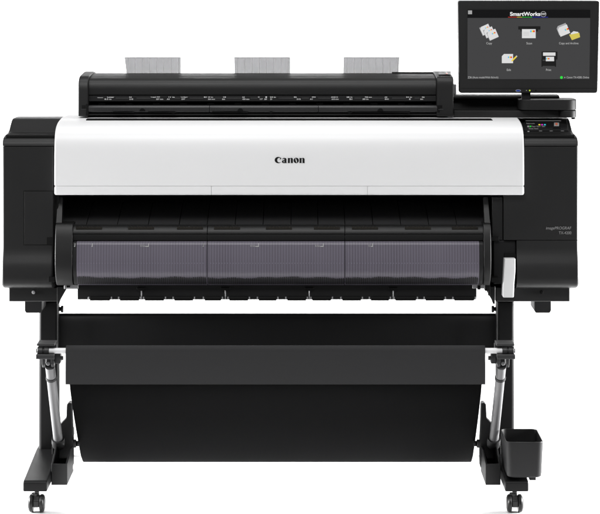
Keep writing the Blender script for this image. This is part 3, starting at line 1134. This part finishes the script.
# ================================================================== MONITOR
YM = 0.27
mo = thing("touchscreen_monitor", (X(528, YM), YM + 0.05, Z(118, YM)), "black framed touchscreen monitor with copy and scan icons above the right end", "monitor")


def mxz(px, py):
    return (X(px, YM), Z(py, YM))


def rpoly(cs, r, n=6):
    """polygon with rounded corners"""
    out = []
    m_ = len(cs)
    for i in range(m_):
        a, b_, c = Vector(cs[i - 1]), Vector(cs[i]), Vector(cs[(i + 1) % m_])
        u, v = (a - b_).normalized() * r, (c - b_).normalized() * r
        for k in range(n + 1):
            t_ = k / n
            q_ = (b_ + u) * (1 - t_) ** 2 + b_ * 2 * t_ * (1 - t_) + (b_ + v) * t_ * t_
            out.append((q_.x, q_.y))
    return out


fr = [mxz(458.1, 0.6), mxz(599.5, 0.8), mxz(597.6, 93.2), mxz(459.4, 93.2)]
p = Part()
p.prism(rpoly(fr, 0.008), 'y', YM, YM + 0.042, 0.003, 3, 50)
fo = p.build("frame", M["black"], mo)
Part().pbox(460, 597.2, 88.3, 88.6, YM - 0.0004, YM + 0.01).build("trim_line", M["pit"], fo)
fm = on(YM, 0.0008)
f1, f2, f3, f4, f5 = (on(YM, 0.0012 + 0.0004 * k) for k in range(5))
so = Part().poly([(467.5, 17.6), (590.2, 17.6), (589.4, 79.2), (467.4, 79.2)], fm).build("screen", E["screen"], mo, smooth=False)
Part().poly([(467.5, 9.8), (590.2, 9.8), (590.2, 18.0), (467.5, 18.0)], f1).build("title_bar", E["header"], so, smooth=False)
p = Part()
p.text("SmartWorks", 510.0, 540.2, 12.0, 16.0, f2, 0, 0.03)
p.text("MFP", 541.0, 545.6, 13.2, 15.2, f4)
p.build_each("title_text", E["white"], so, smooth=False)
p = Part()
p.disc(543.3, 14.2, 2.9, f2)
p.build("badge", E["shade"], so, smooth=False)
Part().disc(543.3, 14.2, 2.45, f3).build("badge", E["header"], so, smooth=False)
for a, c, k in ((508.0, 517, "red"), (517, 522, "yellow"), (522, 532, "green"), (532, 548, "navy")):
    Part().rect(a, c, 17.0, 17.4, f2).build("colour_bar", E[k], so, smooth=False)
p = Part()
for v in (10.6, 11.9, 13.2):
    p.rect(468.0, 472.0, v, v + 0.95, f2)
p.build_each("menu_bar", E["pale"], so, smooth=False)


def page(pt, cx, cy, w_, h_, ang, fn, cut=0.0):
    ca, sa = math.cos(R(ang)), math.sin(R(ang))
    pts_ = [(-w_ / 2 + cut, -h_ / 2), (w_ / 2, -h_ / 2), (w_ / 2, h_ / 2), (-w_ / 2, h_ / 2)]
    if cut:
        pts_.append((-w_ / 2, -h_ / 2 + cut))
    pt.poly([(cx + x_ * ca - y_ * sa, cy + x_ * sa + y_ * ca) for x_, y_ in pts_], fn)


def dots3(cx, cy, ang, fn, r=1.0, gap=1.25):
    for k, c_ in ((-1, "blue"), (0, "yellow"), (1, "red")):
        x_ = cx + k * gap * math.cos(R(ang))
        y_ = cy + k * gap * math.sin(R(ang))
        q_ = Part()
        page(q_, x_, y_, r * 1.3, r * 1.5, ang, fn)
        q_.build("icon_dot", E[c_], so, smooth=False)


# copy
for k, (cx, cy) in enumerate(((485.6, 29.6), (489.2, 32.2), (492.6, 34.6))):
    p = Part()
    page(p, cx - 0.25, cy + 0.35, 9.6, 8.8, -24, on(YM, 0.0013 + 0.0006 * k))
    p.build("icon_edge", E["shade"], so, smooth=False)
    p = Part()
    page(p, cx, cy, 9.4, 8.6, -24, on(YM, 0.0016 + 0.0006 * k), 1.8)
    p.build("icon_page", E["page"], so, smooth=False)
    dots3(cx + 1.0, cy - 2.0 + (0.6 if k == 2 else 0), -24, on(YM, 0.0018 + 0.0006 * k), 0.9 if k == 2 else 0.7)
# scan
p = Part()
p.rect(518.2, 540.4, 26.3, 29.6, f1)
p.rect(520.5, 538.0, 29.4, 31.5, f1)
p.build("icon_scanner", E["icon"], so, smooth=False)
Part().rect(521.9, 535.6, 29.2, 38.2, f2).build("icon_page", E["page"], so, smooth=False)
dots3(532.4, 31.3, 0, f3, 1.25, 1.5)
p = Part()
for v in (32.2, 33.6, 35.0):
    p.rect(523.2, 529, v, v + 0.35, f3)
p.build_each("icon_line", E["pale"], so, smooth=False)
# copy and archive
for k, (cx, cy) in enumerate(((562.4, 29.2), (563.6, 30.6))):
    p = Part()
    page(p, cx, cy, 10.4, 9.2, -22, on(YM, 0.0014 + 0.0005 * k), 2.0)
    p.build("icon_page", E["page"] if k else E["shade"], so, smooth=False)
dots3(566.6, 29.4, -22, f4, 1.1)
p = Part()
p.poly([(570.6, 33.5), (573.5, 31.2), (578.2, 32.0), (578.6, 36), (571.0, 37)], f2)
p.build("icon_page", E["page"], so, smooth=False)
Part().poly([(569.0, 34.6), (572.2, 34.2), (579.2, 32.8), (580.0, 37.2), (571.8, 40.2)], f3).build("icon_folder", E["folder"], so, smooth=False)
# edit
p = Part()
page(p, 507.4, 58.6, 11.2, 9.2, 0, f1, 2.2)
p.build("icon_page", E["page"], so, smooth=False)
dots3(509.9, 57.3, 0, f2, 1.1, 1.3)
Part().poly([(511.2, 61.6), (511.6, 60.2), (515.6, 56.2), (516.7, 57.2), (512.6, 61.2)], f3).build("icon_pencil", E["yellow"], so, smooth=False)
Part().poly([(515.6, 56.2), (516.5, 55.3), (517.4, 56.3), (516.7, 57.2)], f3).build("icon_pencil", E["pale"], so, smooth=False)
# print
p = Part()
p.rect(541.6, 557.4, 51.6, 59.6, f1)
p.rect(542.2, 555.6, 60.8, 66.0, f1)
p.rect(541.4, 542.6, 59, 66.8, f1)
p.rect(554.8, 556.0, 59, 66.8, f1)
p.build("icon_printer", E["icon"], so, smooth=False)
p = Part()
p.rect(543.0, 555.4, 52.5, 55.8, f2)
p.rect(545.8, 554.0, 56.8, 61.2, f2)
p.build("icon_page", E["page"], so, smooth=False)
dots3(547.6, 58.7, 0, f3, 0.9, 1.15)
# captions
p = Part()
p.text("Copy", 486.3, 492.0, 42.2, 45.0, f1)
p.text("Scan", 526.4, 532.0, 42.2, 44.4, f1)
p.text("Copy and Archive", 559.0, 578.4, 42.2, 45.0, f1)
p.text("Edit", 506.8, 511.0, 68.8, 71.0, f1)
p.text("Print", 546.0, 551.2, 68.8, 71.0, f1)
p.text("Z36 (Auto mode/With fit/inch)", 467.8, 498.2, 76.4, 78.9, f1)
p.text("Canon TX-4200, Online", 566.6, 589.0, 76.4, 78.6, f1)
p.poly([(564.4, 76.8), (565.4, 77.5), (564.4, 78.2)], f1)
p.build_each("caption", E["pale"], so, smooth=False)
Part().disc(561.4, 77.5, 1.4, f1).build("status_dot", E["green"], so, smooth=False)
# usb badge and leds on the frame
p = Part()
p.disc(518.2, 90.7, 2.7, fm, ry=1.15)
p.build("badge", M["gprint"], fo, smooth=False)
Part().disc(518.2, 90.7, 2.3, f1, ry=0.85).build("badge", emis("badge_blue", (0.015, 0.05, 0.30), 0.8), fo, smooth=False)
Part().disc(529.7, 90.5, 0.75, fm).build("led", E["led"], fo, smooth=False)
p = Part()
p.disc(526.4, 90.5, 0.4, fm)
p.build("mark", M["gprint"], fo, smooth=False)
Part().disc(535.8, 90.5, 0.8, fm).build("key", M["pit"], fo, smooth=False)
# neck
p = Part()
p.box(X(521.6, YM + .02), X(530.4, YM + .02), YM + 0.012, YM + 0.036, Z(100, YM + .02), Z(90, YM + .02), 0.003)
p.build("neck", M["dark"], mo)
# rounded tray the neck stands on
ya = 0.255
p = Part()
tray_pts = rrect(X(519.6, ya), X(577.6, ya), ya, ya + 0.11, 0.030, 8)
p.prism(tray_pts, 'z', Z(110.2, ya), Z(99.8, ya), 0.002, 3, 50)
p.build("mount_tray", M["black"], mo)
p = Part()
p.prism(rrect(X(560, ya), X(577.2, ya), ya + 0.001, ya + 0.10, 0.022, 8), 'z', Z(117.8, ya), Z(110.6, ya), 0.002, 3, 50)
p.cyl(V(573.4, 117.6, ya + 0.03), V(573.4, 119.2, ya + 0.03), 0.006)
p.build("mount_post", M["black"], mo)
# lower plate
p = Part()
p.prism([(X(454, .28), Z(110.6, .28)), (X(566, .28), Z(110.6, .28)), (X(566, .28), Z(117.6, .28)), (X(454, .28), Z(117.6, .28))], 'y', 0.28, 0.40, 0.0015)
p.build("mount_plate", M["black"], mo)
# rear rail
p = Part()
yr_ = 0.33
rp = [(yr_ + 0.002, Z(110.5, yr_)), (yr_ + 0.02, Z(101, yr_ + .02)), (yr_ - 0.004, Z(98.2, yr_)), (yr_ - 0.004, Z(96.6, yr_)), (yr_ + 0.008, Z(95.6, yr_)), (yr_ + 0.05, Z(94.2, yr_ + 0.05)), (yr_ + 0.08, Z(94.4, yr_ + 0.08)), (yr_ + 0.08, Z(110.5, yr_))]
p.prism(rp, 'x', X(452, yr_), X(559.4, yr_), 0.001, 2, 60)
p.build("mount_rail", M["black"], mo)
p = Part()
p.pbox(446, 456.5, 84.2, 94.6, 0.42, 0.45, 0.002)
p.build("mount_cap", M["silver"], mo)
